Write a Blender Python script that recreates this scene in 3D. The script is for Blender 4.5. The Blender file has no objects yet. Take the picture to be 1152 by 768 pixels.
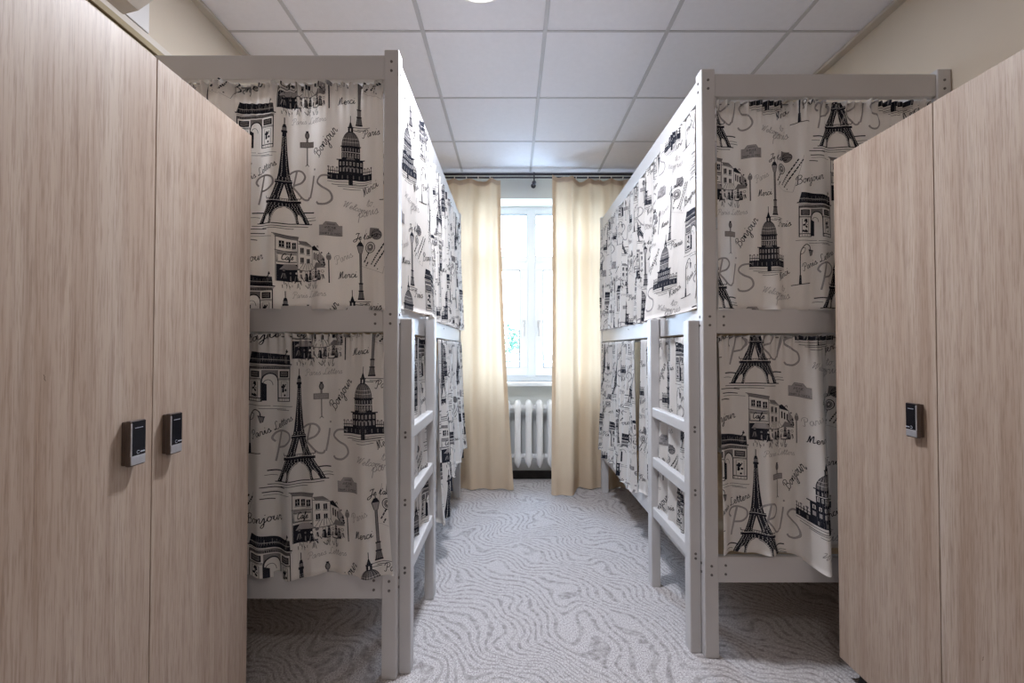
import bpy, bmesh, math, random
from mathutils import Vector, Matrix
R = math.radians
scene = bpy.context.scene
COL = scene.collection

# ------------------------------------------------------------------ materials
def new_mat(name):
    m = bpy.data.materials.new(name); m.use_nodes = True
    nt = m.node_tree; nt.nodes.clear()
    out = nt.nodes.new('ShaderNodeOutputMaterial')
    return m, nt, out

def nd(nt, kind, **kw):
    n = nt.nodes.new(kind)
    for k, v in kw.items():
        if k in n.inputs: n.inputs[k].default_value = v
        else: setattr(n, k, v)
    return n

def principled(nt, out, col=(.8, .8, .8), rough=.5, spec=.5, metal=0):
    b = nt.nodes.new('ShaderNodeBsdfPrincipled')
    b.inputs['Base Color'].default_value = (*col, 1)
    b.inputs['Roughness'].default_value = rough
    b.inputs['Metallic'].default_value = metal
    b.inputs['Specular IOR Level'].default_value = spec
    nt.links.new(b.outputs[0], out.inputs[0])
    return b

def ramp(nt, stops):
    r = nt.nodes.new('ShaderNodeValToRGB')
    e = r.color_ramp.elements
    while len(e) < len(stops): e.new(0.5)
    for i, (p, c) in enumerate(stops):
        e[i].position = p; e[i].color = (*c, 1) if len(c) == 3 else c
    return r

def simple(name, col, rough=.5, spec=.5, metal=0, var=0.0, vscale=8.0, bump=0.0, bscale=200.0):
    """flat colour with a little procedural mottling and grain"""
    m, nt, out = new_mat(name)
    b = principled(nt, out, col, rough, spec, metal)
    tc = nd(nt, 'ShaderNodeTexCoord')
    if var:
        n = nd(nt, 'ShaderNodeTexNoise', Scale=vscale, Detail=5.0)
        nt.links.new(tc.outputs['Object'], n.inputs['Vector'])
        lo = tuple(max(0, c * (1 - var)) for c in col); hi = tuple(min(1, c * (1 + var)) for c in col)
        r = ramp(nt, [(.3, lo), (.7, hi)])
        nt.links.new(n.outputs[0], r.inputs[0]); nt.links.new(r.outputs[0], b.inputs['Base Color'])
    if bump:
        n2 = nd(nt, 'ShaderNodeTexNoise', Scale=bscale, Detail=3.0)
        nt.links.new(tc.outputs['Object'], n2.inputs['Vector'])
        bp = nd(nt, 'ShaderNodeBump', Strength=bump, Distance=.002)
        nt.links.new(n2.outputs[0], bp.inputs['Height']); nt.links.new(bp.outputs[0], b.inputs['Normal'])
    return m

def mix_rgb(nt, a, b, fac, mode='MIX'):
    n = nt.nodes.new('ShaderNodeMix'); n.data_type = 'RGBA'; n.blend_type = mode
    for sock, v in ((n.inputs[0], fac), (n.inputs[6], a), (n.inputs[7], b)):
        if hasattr(v, 'links'): nt.links.new(v, sock)
        elif isinstance(v, tuple): sock.default_value = (*v, 1)
        else: sock.default_value = v
    return n.outputs[2]

def oak_mat():
    m, nt, out = new_mat('pale_oak_laminate')
    b = principled(nt, out, (.5, .4, .32), .42, .35)
    tc = nd(nt, 'ShaderNodeTexCoord'); oi = nd(nt, 'ShaderNodeObjectInfo')
    add = nd(nt, 'ShaderNodeVectorMath', operation='MULTIPLY_ADD')
    comb = nd(nt, 'ShaderNodeCombineXYZ', X=7.0, Y=13.0, Z=3.0)
    sc = nd(nt, 'ShaderNodeVectorMath', operation='SCALE')
    nt.links.new(comb.outputs[0], sc.inputs[0]); nt.links.new(oi.outputs['Random'], sc.inputs['Scale'])
    ad = nd(nt, 'ShaderNodeVectorMath', operation='ADD')
    nt.links.new(tc.outputs['Object'], ad.inputs[0]); nt.links.new(sc.outputs[0], ad.inputs[1])
    def grain(scale_xy, scale_z, ns, det, dist):
        mp = nd(nt, 'ShaderNodeMapping'); mp.inputs['Scale'].default_value = (scale_xy, scale_xy, scale_z)
        nt.links.new(ad.outputs[0], mp.inputs['Vector'])
        n = nd(nt, 'ShaderNodeTexNoise', Scale=ns, Detail=det, Distortion=dist)
        n.inputs['Roughness'].default_value = .65
        nt.links.new(mp.outputs[0], n.inputs['Vector'])
        return n.outputs[0]
    broad = grain(14, .45, 1.0, 4, .6)
    mid = grain(85, 2.0, 1.0, 5, .5)
    fine = grain(330, 11.0, 1.0, 3, 0)
    r1 = ramp(nt, [(.30, (.385, .285, .22)), (.5, (.46, .365, .297)), (.72, (.52, .435, .368))])
    nt.links.new(broad, r1.inputs[0])
    r2 = ramp(nt, [(.34, (.66, .60, .56)), (.46, (.93, .91, .90)), (.62, (1, 1, 1))])
    nt.links.new(mid, r2.inputs[0])
    r3 = ramp(nt, [(.38, (.72, .66, .63)), (.5, (1, 1, 1))])
    nt.links.new(fine, r3.inputs[0])
    c = mix_rgb(nt, r1.outputs[0], r2.outputs[0], .55, 'MULTIPLY')
    c = mix_rgb(nt, c, r3.outputs[0], .75, 'MULTIPLY')
    nt.links.new(c, b.inputs['Base Color'])
    bp = nd(nt, 'ShaderNodeBump', Strength=.25, Distance=.0008)
    nt.links.new(fine, bp.inputs['Height']); nt.links.new(bp.outputs[0], b.inputs['Normal'])
    return m

def carpet_mat():
    m, nt, out = new_mat('zebra_loop_carpet')
    b = principled(nt, out, (.6, .6, .6), .95, .1)
    tc = nd(nt, 'ShaderNodeTexCoord')
    # large slow warp that turns the ripple lines into fans and arcs
    w1 = nd(nt, 'ShaderNodeTexNoise', Scale=2.6, Detail=1.2); w1.noise_dimensions = '3D'
    nt.links.new(tc.outputs['Object'], w1.inputs['Vector'])
    sub = nd(nt, 'ShaderNodeVectorMath', operation='SUBTRACT'); sub.inputs[1].default_value = (.5, .5, .5)
    nt.links.new(w1.outputs['Color'], sub.inputs[0])
    s = nd(nt, 'ShaderNodeVectorMath', operation='SCALE'); s.inputs['Scale'].default_value = .6
    nt.links.new(sub.outputs[0], s.inputs[0])
    ad = nd(nt, 'ShaderNodeVectorMath', operation='ADD')
    nt.links.new(tc.outputs['Object'], ad.inputs[0]); nt.links.new(s.outputs[0], ad.inputs[1])
    wv = nd(nt, 'ShaderNodeTexWave', Scale=11.0, Distortion=2.6, Detail=1.6)
    wv.inputs['Detail Scale'].default_value = .9
    wv.bands_direction = 'DIAGONAL'
    nt.links.new(ad.outputs[0], wv.inputs['Vector'])
    # breaks along the lines
    br = nd(nt, 'ShaderNodeTexNoise', Scale=42.0, Detail=3.0)
    nt.links.new(tc.outputs['Object'], br.inputs['Vector'])
    # loop pile grain
    mp = nd(nt, 'ShaderNodeMapping'); mp.inputs['Scale'].default_value = (1, .7, 1)
    nt.links.new(tc.outputs['Object'], mp.inputs['Vector'])
    gr = nd(nt, 'ShaderNodeTexNoise', Scale=210.0, Detail=2.0)
    nt.links.new(mp.outputs[0], gr.inputs['Vector'])
    line = ramp(nt, [(.16, (1, 1, 1)), (.46, (0, 0, 0))]); nt.links.new(wv.outputs[0], line.inputs[0])
    brr = ramp(nt, [(.38, (.12, .12, .12)), (.60, (1, 1, 1))]); nt.links.new(br.outputs[0], brr.inputs[0])
    grr = ramp(nt, [(.42, (0, 0, 0)), (.56, (1, 1, 1))]); nt.links.new(gr.outputs[0], grr.inputs[0])
    k = mix_rgb(nt, line.outputs[0], brr.outputs[0], 1.0, 'MULTIPLY')
    k = mix_rgb(nt, k, grr.outputs[0], .9, 'MULTIPLY')
    base = ramp(nt, [(.34, (.31, .29, .295)), (.5, (.535, .51, .522)), (.66, (.68, .66, .672))])
    nt.links.new(gr.outputs[0], base.inputs[0])
    c = mix_rgb(nt, base.outputs[0], (.235, .215, .215), k)
    nt.links.new(c, b.inputs['Base Color'])
    bp = nd(nt, 'ShaderNodeBump', Strength=.5, Distance=.004)
    nt.links.new(gr.outputs[0], bp.inputs['Height']); nt.links.new(bp.outputs[0], b.inputs['Normal'])
    return m

def cloth_mat(name, col, trans, var=.04, weave=900.0, tcol=None):
    m, nt, out = new_mat(name)
    tc = nd(nt, 'ShaderNodeTexCoord')
    n = nd(nt, 'ShaderNodeTexNoise', Scale=weave, Detail=1.0)
    nt.links.new(tc.outputs['Object'], n.inputs['Vector'])
    lo = tuple(c * (1 - var) for c in col); hi = tuple(min(1, c * (1 + var)) for c in col)
    r = ramp(nt, [(.35, lo), (.65, hi)]); nt.links.new(n.outputs[0], r.inputs[0])
    d = nd(nt, 'ShaderNodeBsdfDiffuse'); t = nd(nt, 'ShaderNodeBsdfTranslucent')
    nt.links.new(r.outputs[0], d.inputs['Color'])
    if tcol: t.inputs['Color'].default_value = (*tcol, 1)
    else: nt.links.new(r.outputs[0], t.inputs['Color'])
    mx = nd(nt, 'ShaderNodeMixShader', Fac=trans)
    nt.links.new(d.outputs[0], mx.inputs[1]); nt.links.new(t.outputs[0], mx.inputs[2])
    nt.links.new(mx.outputs[0], out.inputs[0])
    return m

def glass_mat():
    m, nt, out = new_mat('window_glass')
    t = nd(nt, 'ShaderNodeBsdfTransparent'); g = nd(nt, 'ShaderNodeBsdfGlossy', Roughness=.02)
    t.inputs['Color'].default_value = (.95, .97, .97, 1)
    mx = nd(nt, 'ShaderNodeMixShader', Fac=.06)
    nt.links.new(t.outputs[0], mx.inputs[1]); nt.links.new(g.outputs[0], mx.inputs[2])
    nt.links.new(mx.outputs[0], out.inputs[0])
    return m

def emit_mat(name, col, strength):
    m, nt, out = new_mat(name)
    e = nd(nt, 'ShaderNodeEmission', Strength=strength); e.inputs['Color'].default_value = (*col, 1)
    nt.links.new(e.outputs[0], out.inputs[0])
    return m

M = {
    'oak': oak_mat(),
    'carpet': carpet_mat(),
    'bed': simple('white_painted_pine', (.56, .55, .555), .38, .45, var=.03, vscale=5, bump=.08, bscale=60),
    'wall': simple('cream_wall_paint', (.63, .55, .45), .8, .2, var=.02, vscale=3, bump=.1, bscale=150),
    'wallwin': simple('pale_grey_wall_paint', (.66, .68, .68), .8, .2, var=.02, vscale=3, bump=.1, bscale=150),
    'tile': simple('ceiling_tile', (.86, .86, .92), .9, .1, var=.015, vscale=40, bump=.12, bscale=260),
    'tbar': simple('ceiling_grid_metal', (.56, .56, .60), .5, .3, var=.02),
    'trim': simple('cream_edge_trim', (.55, .50, .44), .6, .3, var=.02),
    'cloth': cloth_mat('printed_cotton', (.83, .805, .785), .32),
    'black': simple('print_black_ink', (.022, .024, .034), .9, .05, var=.3, vscale=300),
    'grey': simple('print_grey_ink', (.33, .315, .32), .9, .05, var=.1, vscale=300),
    'mid': simple('print_midgrey_ink', (.21, .20, .205), .9, .05, var=.1, vscale=300),
    'peach': cloth_mat('peach_drape', (.78, .645, .485), .27, tcol=(.69, .535, .37)),
    'tape': cloth_mat('drape_header_tape', (.62, .48, .36), .15),
    'darkmetal': simple('black_rod_metal', (.03, .03, .045), .35, .5, var=.2),
    'screw': simple('dark_screw_steel', (.16, .15, .15), .45, .5, .6, var=.1),
    'lockbody': simple('lock_bronze_plastic', (.085, .06, .05), .4, .5, var=.1, vscale=40),
    'lockglass': simple('lock_black_glass', (.008, .008, .012), .2, .3, var=.1),
    'silver': simple('brushed_silver', (.55, .55, .58), .35, .5, .6, var=.06, vscale=90),
    'lockmark': simple('lock_pale_marking', (.55, .58, .66), .5, .3, var=.05),
    'blackplastic': simple('black_plastic', (.02, .02, .02), .5, .4, var=.2),
    'gap': simple('dark_panel_edge', (.11, .075, .05), .7, .2, var=.2),
    'radiator': simple('white_radiator_enamel', (.80, .81, .83), .3, .5, var=.02),
    'pvc': simple('white_window_pvc', (.70, .73, .77), .3, .5, var=.01),
    'gasket': simple('grey_gasket', (.20, .21, .22), .6, .3, var=.1),
    'glass': glass_mat(),
    'skirt': simple('brown_skirting_wood', (.11, .06, .035), .5, .4, var=.3, vscale=20),
    'plinth': simple('black_brown_plinth', (.015, .012, .012), .5, .3, var=.3, vscale=20),
    'duct': simple('olive_cable_duct', (.34, .28, .18), .5, .3, var=.05),
    'unit': simple('beige_appliance_plastic', (.62, .57, .51), .4, .4, var=.02),
    'unitwhite': simple('white_appliance_plastic', (.74, .72, .71), .4, .4, var=.02),
    'lamp': emit_mat('led_diffuser', (1, .97, .94), 14.0),
    'lampring': simple('white_lamp_ring', (.8, .8, .8), .4, .4, var=.02),
    'leaf': simple('bush_leaf', (.05, .12, .075), .7, .2, var=.6, vscale=30),
    'fence': simple('pale_fence_board', (.17, .18, .18), .8, .2, var=.05),
    'yard': simple('pale_yard_paving', (.4, .4, .39), .9, .1, var=.1),
    'slat': simple('pine_slat', (.60, .47, .33), .7, .2, var=.1, vscale=10),
}

# ------------------------------------------------------------------ helpers
def link(name, me, parent=None, loc=None):
    o = bpy.data.objects.new(name, me); COL.objects.link(o)
    if parent is not None: o.parent = parent
    if loc is not None: o.location = loc
    return o

def tag(o, label=None, cat=None, group=None, kind=None):
    if label: o['label'] = label
    if cat: o['category'] = cat
    if group: o['group'] = group
    if kind: o['kind'] = kind
    return o

def thing(name, loc, label, cat, group=None):
    e = bpy.data.objects.new(name, None); COL.objects.link(e)
    e.location = loc; e.empty_display_size = .1
    tag(e, label, cat, group)
    return e

class MB:
    """collects chamfered boxes, tubes and free polygons in world coordinates into one mesh"""
    def __init__(self):
        self.bm = bmesh.new(); self.mats = []
    def mi(self, mat):
        if mat not in self.mats: self.mats.append(mat)
        return self.mats.index(mat)
    def box(self, x0, x1, y0, y1, z0, z1, mat, bev=.003, seg=2):
        x0, x1 = min(x0, x1), max(x0, x1); y0, y1 = min(y0, y1), max(y0, y1); z0, z1 = min(z0, z1), max(z0, z1)
        t = bmesh.new()
        bmesh.ops.create_cube(t, size=1)
        for v in t.verts:
            v.co = Vector(((x0 + x1) / 2 + v.co.x * (x1 - x0), (y0 + y1) / 2 + v.co.y * (y1 - y0), (z0 + z1) / 2 + v.co.z * (z1 - z0)))
        if bev: bmesh.ops.bevel(t, geom=t.edges[:], offset=bev, segments=seg, affect='EDGES', profile=.6)
        self.merge(t, mat)
        return self
    def merge(self, t, mat, mtx=None, smooth=False):
        i = self.mi(mat); mp = {}
        for v in t.verts: mp[v] = self.bm.verts.new(mtx @ v.co if mtx else v.co)
        for f in t.faces:
            try:
                g = self.bm.faces.new([mp[v] for v in f.verts]); g.material_index = i; g.smooth = smooth
            except ValueError: pass
        t.free()
    def tube(self, p, q, r, mat, n=16, r2=None, smooth=True, caps=True):
        p, q = Vector(p), Vector(q); d = q - p
        t = bmesh.new()
        bmesh.ops.create_cone(t, cap_ends=caps, segments=n, radius1=r, radius2=r if r2 is None else r2, depth=d.length)
        m = Matrix.Translation((p + q) / 2) @ d.to_track_quat('Z', 'Y').to_matrix().to_4x4()
        self.merge(t, mat, m, smooth)
        return self
    def ball(self, c, r, mat, sc=(1, 1, 1)):
        t = bmesh.new(); bmesh.ops.create_uvsphere(t, u_segments=18, v_segments=12, radius=r)
        self.merge(t, mat, Matrix.Translation(Vector(c)) @ Matrix.Diagonal((*sc, 1)), True)
        return self
    def lathe(self, c, prof, mat, n=40, axis='Z'):
        """prof: list of (radius, height)"""
        i = self.mi(mat); rings = []
        for r, h in prof:
            rings.append([self.bm.verts.new(Vector(c) + Vector((r * math.cos(2 * math.pi * k / n), r * math.sin(2 * math.pi * k / n), h))) for k in range(n)])
        for a, b in zip(rings, rings[1:]):
            for k in range(n):
                f = self.bm.faces.new((a[k], a[(k + 1) % n], b[(k + 1) % n], b[k])); f.material_index = i; f.smooth = True
        for rg in (rings[0], rings[-1]):
            f = self.bm.faces.new(rg); f.material_index = i
        return self
    def poly(self, pts, mat, smooth=False):
        f = self.bm.faces.new([self.bm.verts.new(p) for p in pts]); f.material_index = self.mi(mat); f.smooth = smooth
        return self
    def loft(self, rings, mat, cap=True, smooth=True):
        i = self.mi(mat)
        rs = [[self.bm.verts.new(p) for p in r] for r in rings]
        for a, b in zip(rs, rs[1:]):
            n = len(a)
            for k in range(n):
                f = self.bm.faces.new((a[k], a[(k + 1) % n], b[(k + 1) % n], b[k])); f.material_index = i; f.smooth = smooth
        if cap:
            for r in (rs[0], rs[-1]):
                f = self.bm.faces.new(r); f.material_index = i
        return self
    def build(self, name, parent=None, org=(0, 0, 0)):
        bmesh.ops.recalc_face_normals(self.bm, faces=self.bm.faces[:])
        o = Vector(org)
        for v in self.bm.verts: v.co -= o
        me = bpy.data.meshes.new(name); self.bm.to_mesh(me); self.bm.free()
        for k in self.mats: me.materials.append(M[k])
        return link(name, me, parent)

# ------------------------------------------------------------------ the fabric print (drawn as ink polygons, y down, unit about 3.3 mm)
def catmull(pts, n=6):
    if len(pts) < 3: return list(pts)
    P = [pts[0]] + list(pts) + [pts[-1]]; out = []
    for i in range(1, len(P) - 2):
        a, b, c, d = P[i - 1], P[i], P[i + 1], P[i + 2]
        for k in range(n):
            t = k / n; t2 = t * t; t3 = t2 * t
            out.append(tuple(.5 * (2 * b[j] + (c[j] - a[j]) * t + (2 * a[j] - 5 * b[j] + 4 * c[j] - d[j]) * t2 + (3 * b[j] - a[j] - 3 * c[j] + d[j]) * t3) for j in (0, 1)))
    out.append(P[-2])
    return out

class Ink:
    def __init__(self): self.polys = []; self.T = (0, 0, 1, 0, 1)
    def at(self, x, y, sc=1.0, rot=0.0, sx=1.0): self.T = (x, y, sc, R(rot), sx)   # local y is up
    def tr(self, p):
        x0, y0, s, a, sx = self.T; c, n = math.cos(a), math.sin(a); px, py = p[0] * sx, p[1]
        return (x0 + s * (px * c - py * n), y0 - s * (px * n + py * c))
    def fill(self, pts, mat='black', lv=1): self.polys.append((lv, mat, [self.tr(p) for p in pts]))
    def rect(self, x0, y0, x1, y1, mat='black', lv=1): self.fill([(x0, y0), (x1, y0), (x1, y1), (x0, y1)], mat, lv)
    def stroke(self, pts, w, mat='black', lv=1, smooth=True, n=5):
        if smooth: pts = catmull(pts, n)
        q = []
        for p in pts:
            if not q or math.hypot(p[0] - q[-1][0], p[1] - q[-1][1]) > 1e-4: q.append(p)
        if len(q) < 2: return
        s = self.T[2]; h = w / 2 / s
        L = []; Rr = []
        for i, p in enumerate(q):
            a = q[max(0, i - 1)]; b = q[min(len(q) - 1, i + 1)]
            dx, dy = b[0] - a[0], b[1] - a[1]; l = math.hypot(dx, dy) or 1
            nx, ny = -dy / l * h, dx / l * h
            L.append((p[0] + nx, p[1] + ny)); Rr.append((p[0] - nx, p[1] - ny))
        for i in range(len(q) - 1): self.fill([L[i], L[i + 1], Rr[i + 1], Rr[i]], mat, lv)
    def disc(self, x, y, r, mat='black', lv=1, n=12, ry=None):
        ry = r if ry is None else ry
        self.fill([(x + r * math.cos(2 * math.pi * k / n), y + ry * math.sin(2 * math.pi * k / n)) for k in range(n)], mat, lv)
    def ring(self, x, y, r, w, mat='black', lv=1, n=16):
        self.stroke([(x + r * math.cos(2 * math.pi * k / n), y + r * math.sin(2 * math.pi * k / n)) for k in range(n + 1)], w, mat, lv, smooth=False)

SCRIPT = {   # single-stroke handwriting: (advance, strokes)
 'a': (1.12, [[(.85, .85), (.5, 1), (.12, .6), (.2, .08), (.55, .1), (.85, .9), (.8, .2), (.98, .03), (1.15, .3)]]),
 'c': (.82, [[(.7, .8), (.5, 1), (.15, .7), (.15, .2), (.45, 0), (.9, .3)]]),
 'e': (.85, [[(0, .3), (.45, .5), (.65, .8), (.45, 1), (.2, .7), (.25, .15), (.5, 0), (.9, .3)]]),
 'i': (.66, [[(0, .3), (.3, .95), (.25, .2), (.42, .03), (.7, .3)], [(.38, 1.42), (.46, 1.55)]]),
 'j': (.66, [[(0, .3), (.35, .95), (.3, -.5), (.05, -1), (-.2, -.75), (.2, -.2), (.7, .3)], [(.42, 1.42), (.5, 1.55)]]),
 'l': (.62, [[(0, .3), (.5, 1.3), (.5, 1.9), (.3, 1.8), (.25, .3), (.42, .02), (.7, .3)]]),
 'm': (1.55, [[(0, .2), (.2, .95), (.18, .05), (.35, .75), (.6, 1), (.68, .7), (.65, .05), (.85, .75), (1.1, 1), (1.2, .7), (1.18, .15), (1.35, .03), (1.58, .3)]]),
 'n': (1.08, [[(0, .2), (.2, .95), (.18, .05), (.35, .7), (.65, 1), (.75, .7), (.7, .15), (.88, .03), (1.1, .3)]]),
 'o': (.95, [[(.6, .95), (.25, .9), (.1, .4), (.35, .02), (.68, .35), (.65, .85), (.5, .95), (.7, .8), (1, .85)]]),
 'p': (1.02, [[(0, .3), (.3, .95), (.1, -1)], [(.22, .5), (.6, 1), (.85, .6), (.6, .08), (.3, .15)], [(.6, .08), (1.05, .3)]]),
 'r': (.88, [[(0, .3), (.25, 1), (.3, .85), (.6, .9), (.55, .3), (.68, .03), (.92, .3)]]),
 's': (.78, [[(0, .3), (.42, 1), (.48, .7), (.62, .3), (.4, 0), (.1, .1)], [(.4, 0), (.85, .3)]]),
 't': (.72, [[(0, .3), (.45, 1.7), (.35, .3), (.5, .03), (.8, .3)], [(.1, 1.15), (.75, 1.25)]]),
 'u': (1.12, [[(0, .3), (.2, .95), (.15, .25), (.4, .02), (.75, .5), (.85, .95), (.8, .2), (.95, .03), (1.15, .3)]]),
 'P': (1.3, [[(.6, 1.7), (.35, .2), (.1, 0), (-.15, .25)], [(-.1, 1.3), (.2, 1.9), (.9, 2), (1.3, 1.6), (1, 1), (.45, 1)]]),
 'B': (1.4, [[(.45, 1.8), (.3, .1), (0, 0)], [(0, 1.3), (.3, 1.95), (.9, 2), (1.15, 1.6), (.8, 1.15), (.5, 1.1), (1, 1), (1.25, .5), (.9, .05), (.35, .1)]]),
 'L': (1.35, [[(1.2, 1.7), (.9, 2), (.6, 1.6), (.55, .5), (.2, 0), (0, .25), (.4, .25), (.9, 0), (1.4, .2)]]),
 'J': (1.15, [[(.2, 1.6), (.6, 2), (1.3, 1.95)], [(.95, 1.95), (.8, .3), (.5, -.6), (0, -.8), (-.1, -.3), (.5, .2), (1.1, .5)]]),
 'M': (1.5, [[(-.1, .1), (.15, .2), (.45, 1.9), (.5, .9), (.5, .1), (.75, 1.2), (1.1, 1.9), (1.05, .9), (1.1, .1), (1.45, .3)]]),
 'W': (1.95, [[(0, 1.6), (.25, 2), (.4, 1.6), (.35, .1), (.7, 1), (1.1, 1.9), (1, .9), (1.05, .05), (1.5, 1.2), (1.7, 2), (2, 1.9)]]),
 'C': (1.2, [[(1.1, 1.6), (.7, 2), (.2, 1.2), (.3, .2), (.7, 0), (1.15, .3)]]),
 'f': (.6, [[(0, .3), (.4, 1.4), (.45, 1.95), (.25, 1.7), (.15, -.8), (.3, -.6), (.6, .3)]]),
 "'": (.3, [[(.25, 1.9), (.15, 1.5)]]), ' ': (.7, []),
}
CAPS = {   # plain single-stroke capitals, unit height 1
 'A': [[(0, 0), (.3, 1), (.6, 0)], [(.12, .38), (.48, .38)]], 'V': [[(0, 1), (.3, 0), (.6, 1)]], 'E': [[(.5, 1), (0, 1), (0, 0), (.5, 0)], [(0, .5), (.4, .5)]],
 'N': [[(0, 0), (0, 1), (.5, 0), (.5, 1)]], 'U': [[(0, 1), (0, .15), (.25, 0), (.5, .15), (.5, 1)]], 'D': [[(0, 0), (0, 1), (.35, .9), (.5, .5), (.35, .1), (0, 0)]],
 'S': [[(.5, .9), (.2, 1), (0, .75), (.5, .25), (.3, 0), (0, .1)]], 'C': [[(.5, .9), (.2, 1), (0, .5), (.2, 0), (.5, .1)]], 'H': [[(0, 0), (0, 1)], [(.5, 0), (.5, 1)], [(0, .5), (.5, .5)]],
 'M': [[(0, 0), (0, 1), (.3, .4), (.6, 1), (.6, 0)]], 'P': [[(0, 0), (0, 1), (.4, .95), (.45, .6), (0, .5)]], 'L': [[(0, 1), (0, 0), (.45, 0)]], 'Y': [[(0, 1), (.27, .5), (.55, 1)], [(.27, .5), (.27, 0)]],
 'R': [[(0, 0), (0, 1), (.4, .95), (.45, .6), (0, .5), (.5, 0)]], 'T': [[(0, 1), (.6, 1)], [(.3, 1), (.3, 0)]], 'O': [[(.3, 1), (0, .5), (.3, 0), (.6, .5), (.3, 1)]], 'I': [[(.1, 0), (.1, 1)]], ' ': [],
}
def script(I, x, y, txt, length, rot=0, w=.55, mat='black', shear=.22):
    """handwritten word starting at (x, y) on its baseline, stretched to the given length"""
    tot = sum(SCRIPT[c][0] for c in txt); sc = length / tot; cx = 0
    I.at(x, y, sc, rot)
    for c in txt:
        adv, sts = SCRIPT[c]
        for st in sts: I.stroke([(cx + px + shear * py, py) for px, py in st], w, mat, 2, n=4)
        cx += adv
def caps(I, x, y, txt, length, rot=0, w=.3, mat='black', lv=3):
    sc = length / (len(txt) * .75); I.at(x, y, sc, rot); cx = 0
    for c in txt:
        for st in CAPS[c]: I.stroke([(cx + px, py) for px, py in st], w, mat, lv, smooth=False)
        cx += .75

def eiffel(I, x, yb, h):
    """x: middle of the base, yb: its foot line, h: height"""
    I.at(x, yb, h / 120.0)
    rng = random.Random(5)
    prof = [(0, 28), (8, 24.2), (16, 20), (24, 16.2), (30, 13.2), (38, 10), (47, 7.3), (56, 5.6), (68, 4.2), (82, 3.0), (96, 2.2), (104, 1.9)]
    def hw(z):
        for (a, b), (c, d) in zip(prof, prof[1:]):
            if a <= z <= c: return b + (d - b) * (z - a) / (c - a)
        return prof[-1][1]
    def inner(z):
        if z < 19: return max(0, 12.5 * math.sqrt(max(0, 1 - (z / 19.0) ** 2)))
        if 26.5 < z < 45: return 5.0 * (45 - z) / 18.5
        return 0
    def leg_gap(z):            # the small arch inside each foot
        return (19.5, 3.0 * math.sqrt(max(0, 1 - (z / 11.0) ** 2))) if z < 11 else None
    zs = [i * 1.25 for i in range(int(104 / 1.25) + 1)]
    for a, b in zip(zs, zs[1:]):
        oa, ob, ia, ib = hw(a), hw(b), inner(a), inner(b)
        for s in (-1, 1):
            g = leg_gap(a); g2 = leg_gap(b)
            if g:
                ca, ga = g; cb, gb = (g2 if g2 else (ca, 0.0))
                ca -= a * .35; cb -= b * .35
                I.fill([(s * oa, a), (s * (ca + ga), a), (s * (cb + gb), b), (s * ob, b)], 'black', 1)
                I.fill([(s * (ca - ga), a), (s * ia, a), (s * ib, b), (s * (cb - gb), b)], 'black', 1)
            else:
                I.fill([(s * oa, a), (s * ia, a), (s * ib, b), (s * ob, b)], 'black', 1)
    # light lattice
    z = 2.0
    while z < 100:
        o, i_ = hw(z), inner(z)
        step = 1.6 if z < 50 else 2.0
        n = max(1, int((o - i_) / 3.0))
        for s in (-1, 1):
            for k in range(n):
                cx = i_ + (o - i_) * (k + .5) / n + rng.uniform(-.25, .25)
                g = leg_gap(z)
                if g and abs(cx - (g[0] - z * .35)) < g[1] + .6: continue
                d = min(1.0, (o - i_) / n * .36); e = step * .34
                I.fill([(s * cx - d * .55, z), (s * cx, z - e), (s * cx + d * .55, z), (s * cx, z + e)], 'cloth', 2)
        z += step
    # platforms
    I.rect(-18.5, 23.2, 18.5, 26.0, 'black', 3); I.rect(-17.5, 26, 17.5, 26.8, 'cloth', 3)
    for k in range(-8, 9): I.rect(k * 2.1 - .25, 26, k * 2.1 + .25, 28.4, 'black', 3)
    I.rect(-18.5, 28.3, 18.5, 28.9, 'black', 3)
    for s in (-1, 1): I.stroke([(s * 18, 28), (s * 18.6, 31)], .7, lv=3)
    I.rect(-8.7, 45.8, 8.7, 48.0, 'black', 3); I.rect(-8.2, 48, 8.2, 48.5, 'cloth', 3); I.rect(-8.4, 48.5, 8.4, 49.6, 'black', 3)
    I.rect(-2.9, 103, 2.9, 105.6, 'black', 3); I.rect(-2.2, 105.6, 2.2, 109, 'mid', 3)
    I.fill([(-2.2, 109), (2.2, 109), (1.2, 112.5), (-1.2, 112.5)], 'black', 3); I.rect(-.45, 112, .45, 120, 'black', 3)
    # arch rim and water strokes
    I.stroke([(13 * math.cos(t * math.pi / 12), 20 * math.sin(t * math.pi / 12)) for t in range(13)], .6, 'cloth', 2, smooth=False)
    for xa, xb, yy, w in ((-36, -21, 12, 1.3), (18, 34, 13, 1.3), (-38, -27, 7, .5), (-30, 31, .2, 1.0), (-36, 26, -2.6, .7), (-42, -18, -6, .9), (-24, 10, -5, .6), (25, 37, 4, .6), (22, 36, 7, .5), (-40, -20, -11, 1.0), (-39, -12, -14, .4), (-42, -30, -18, .9)):
        I.stroke([(xa, yy), ((xa + xb) / 2, yy + .5), (xb, yy - .1)], w, n=3)

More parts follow.
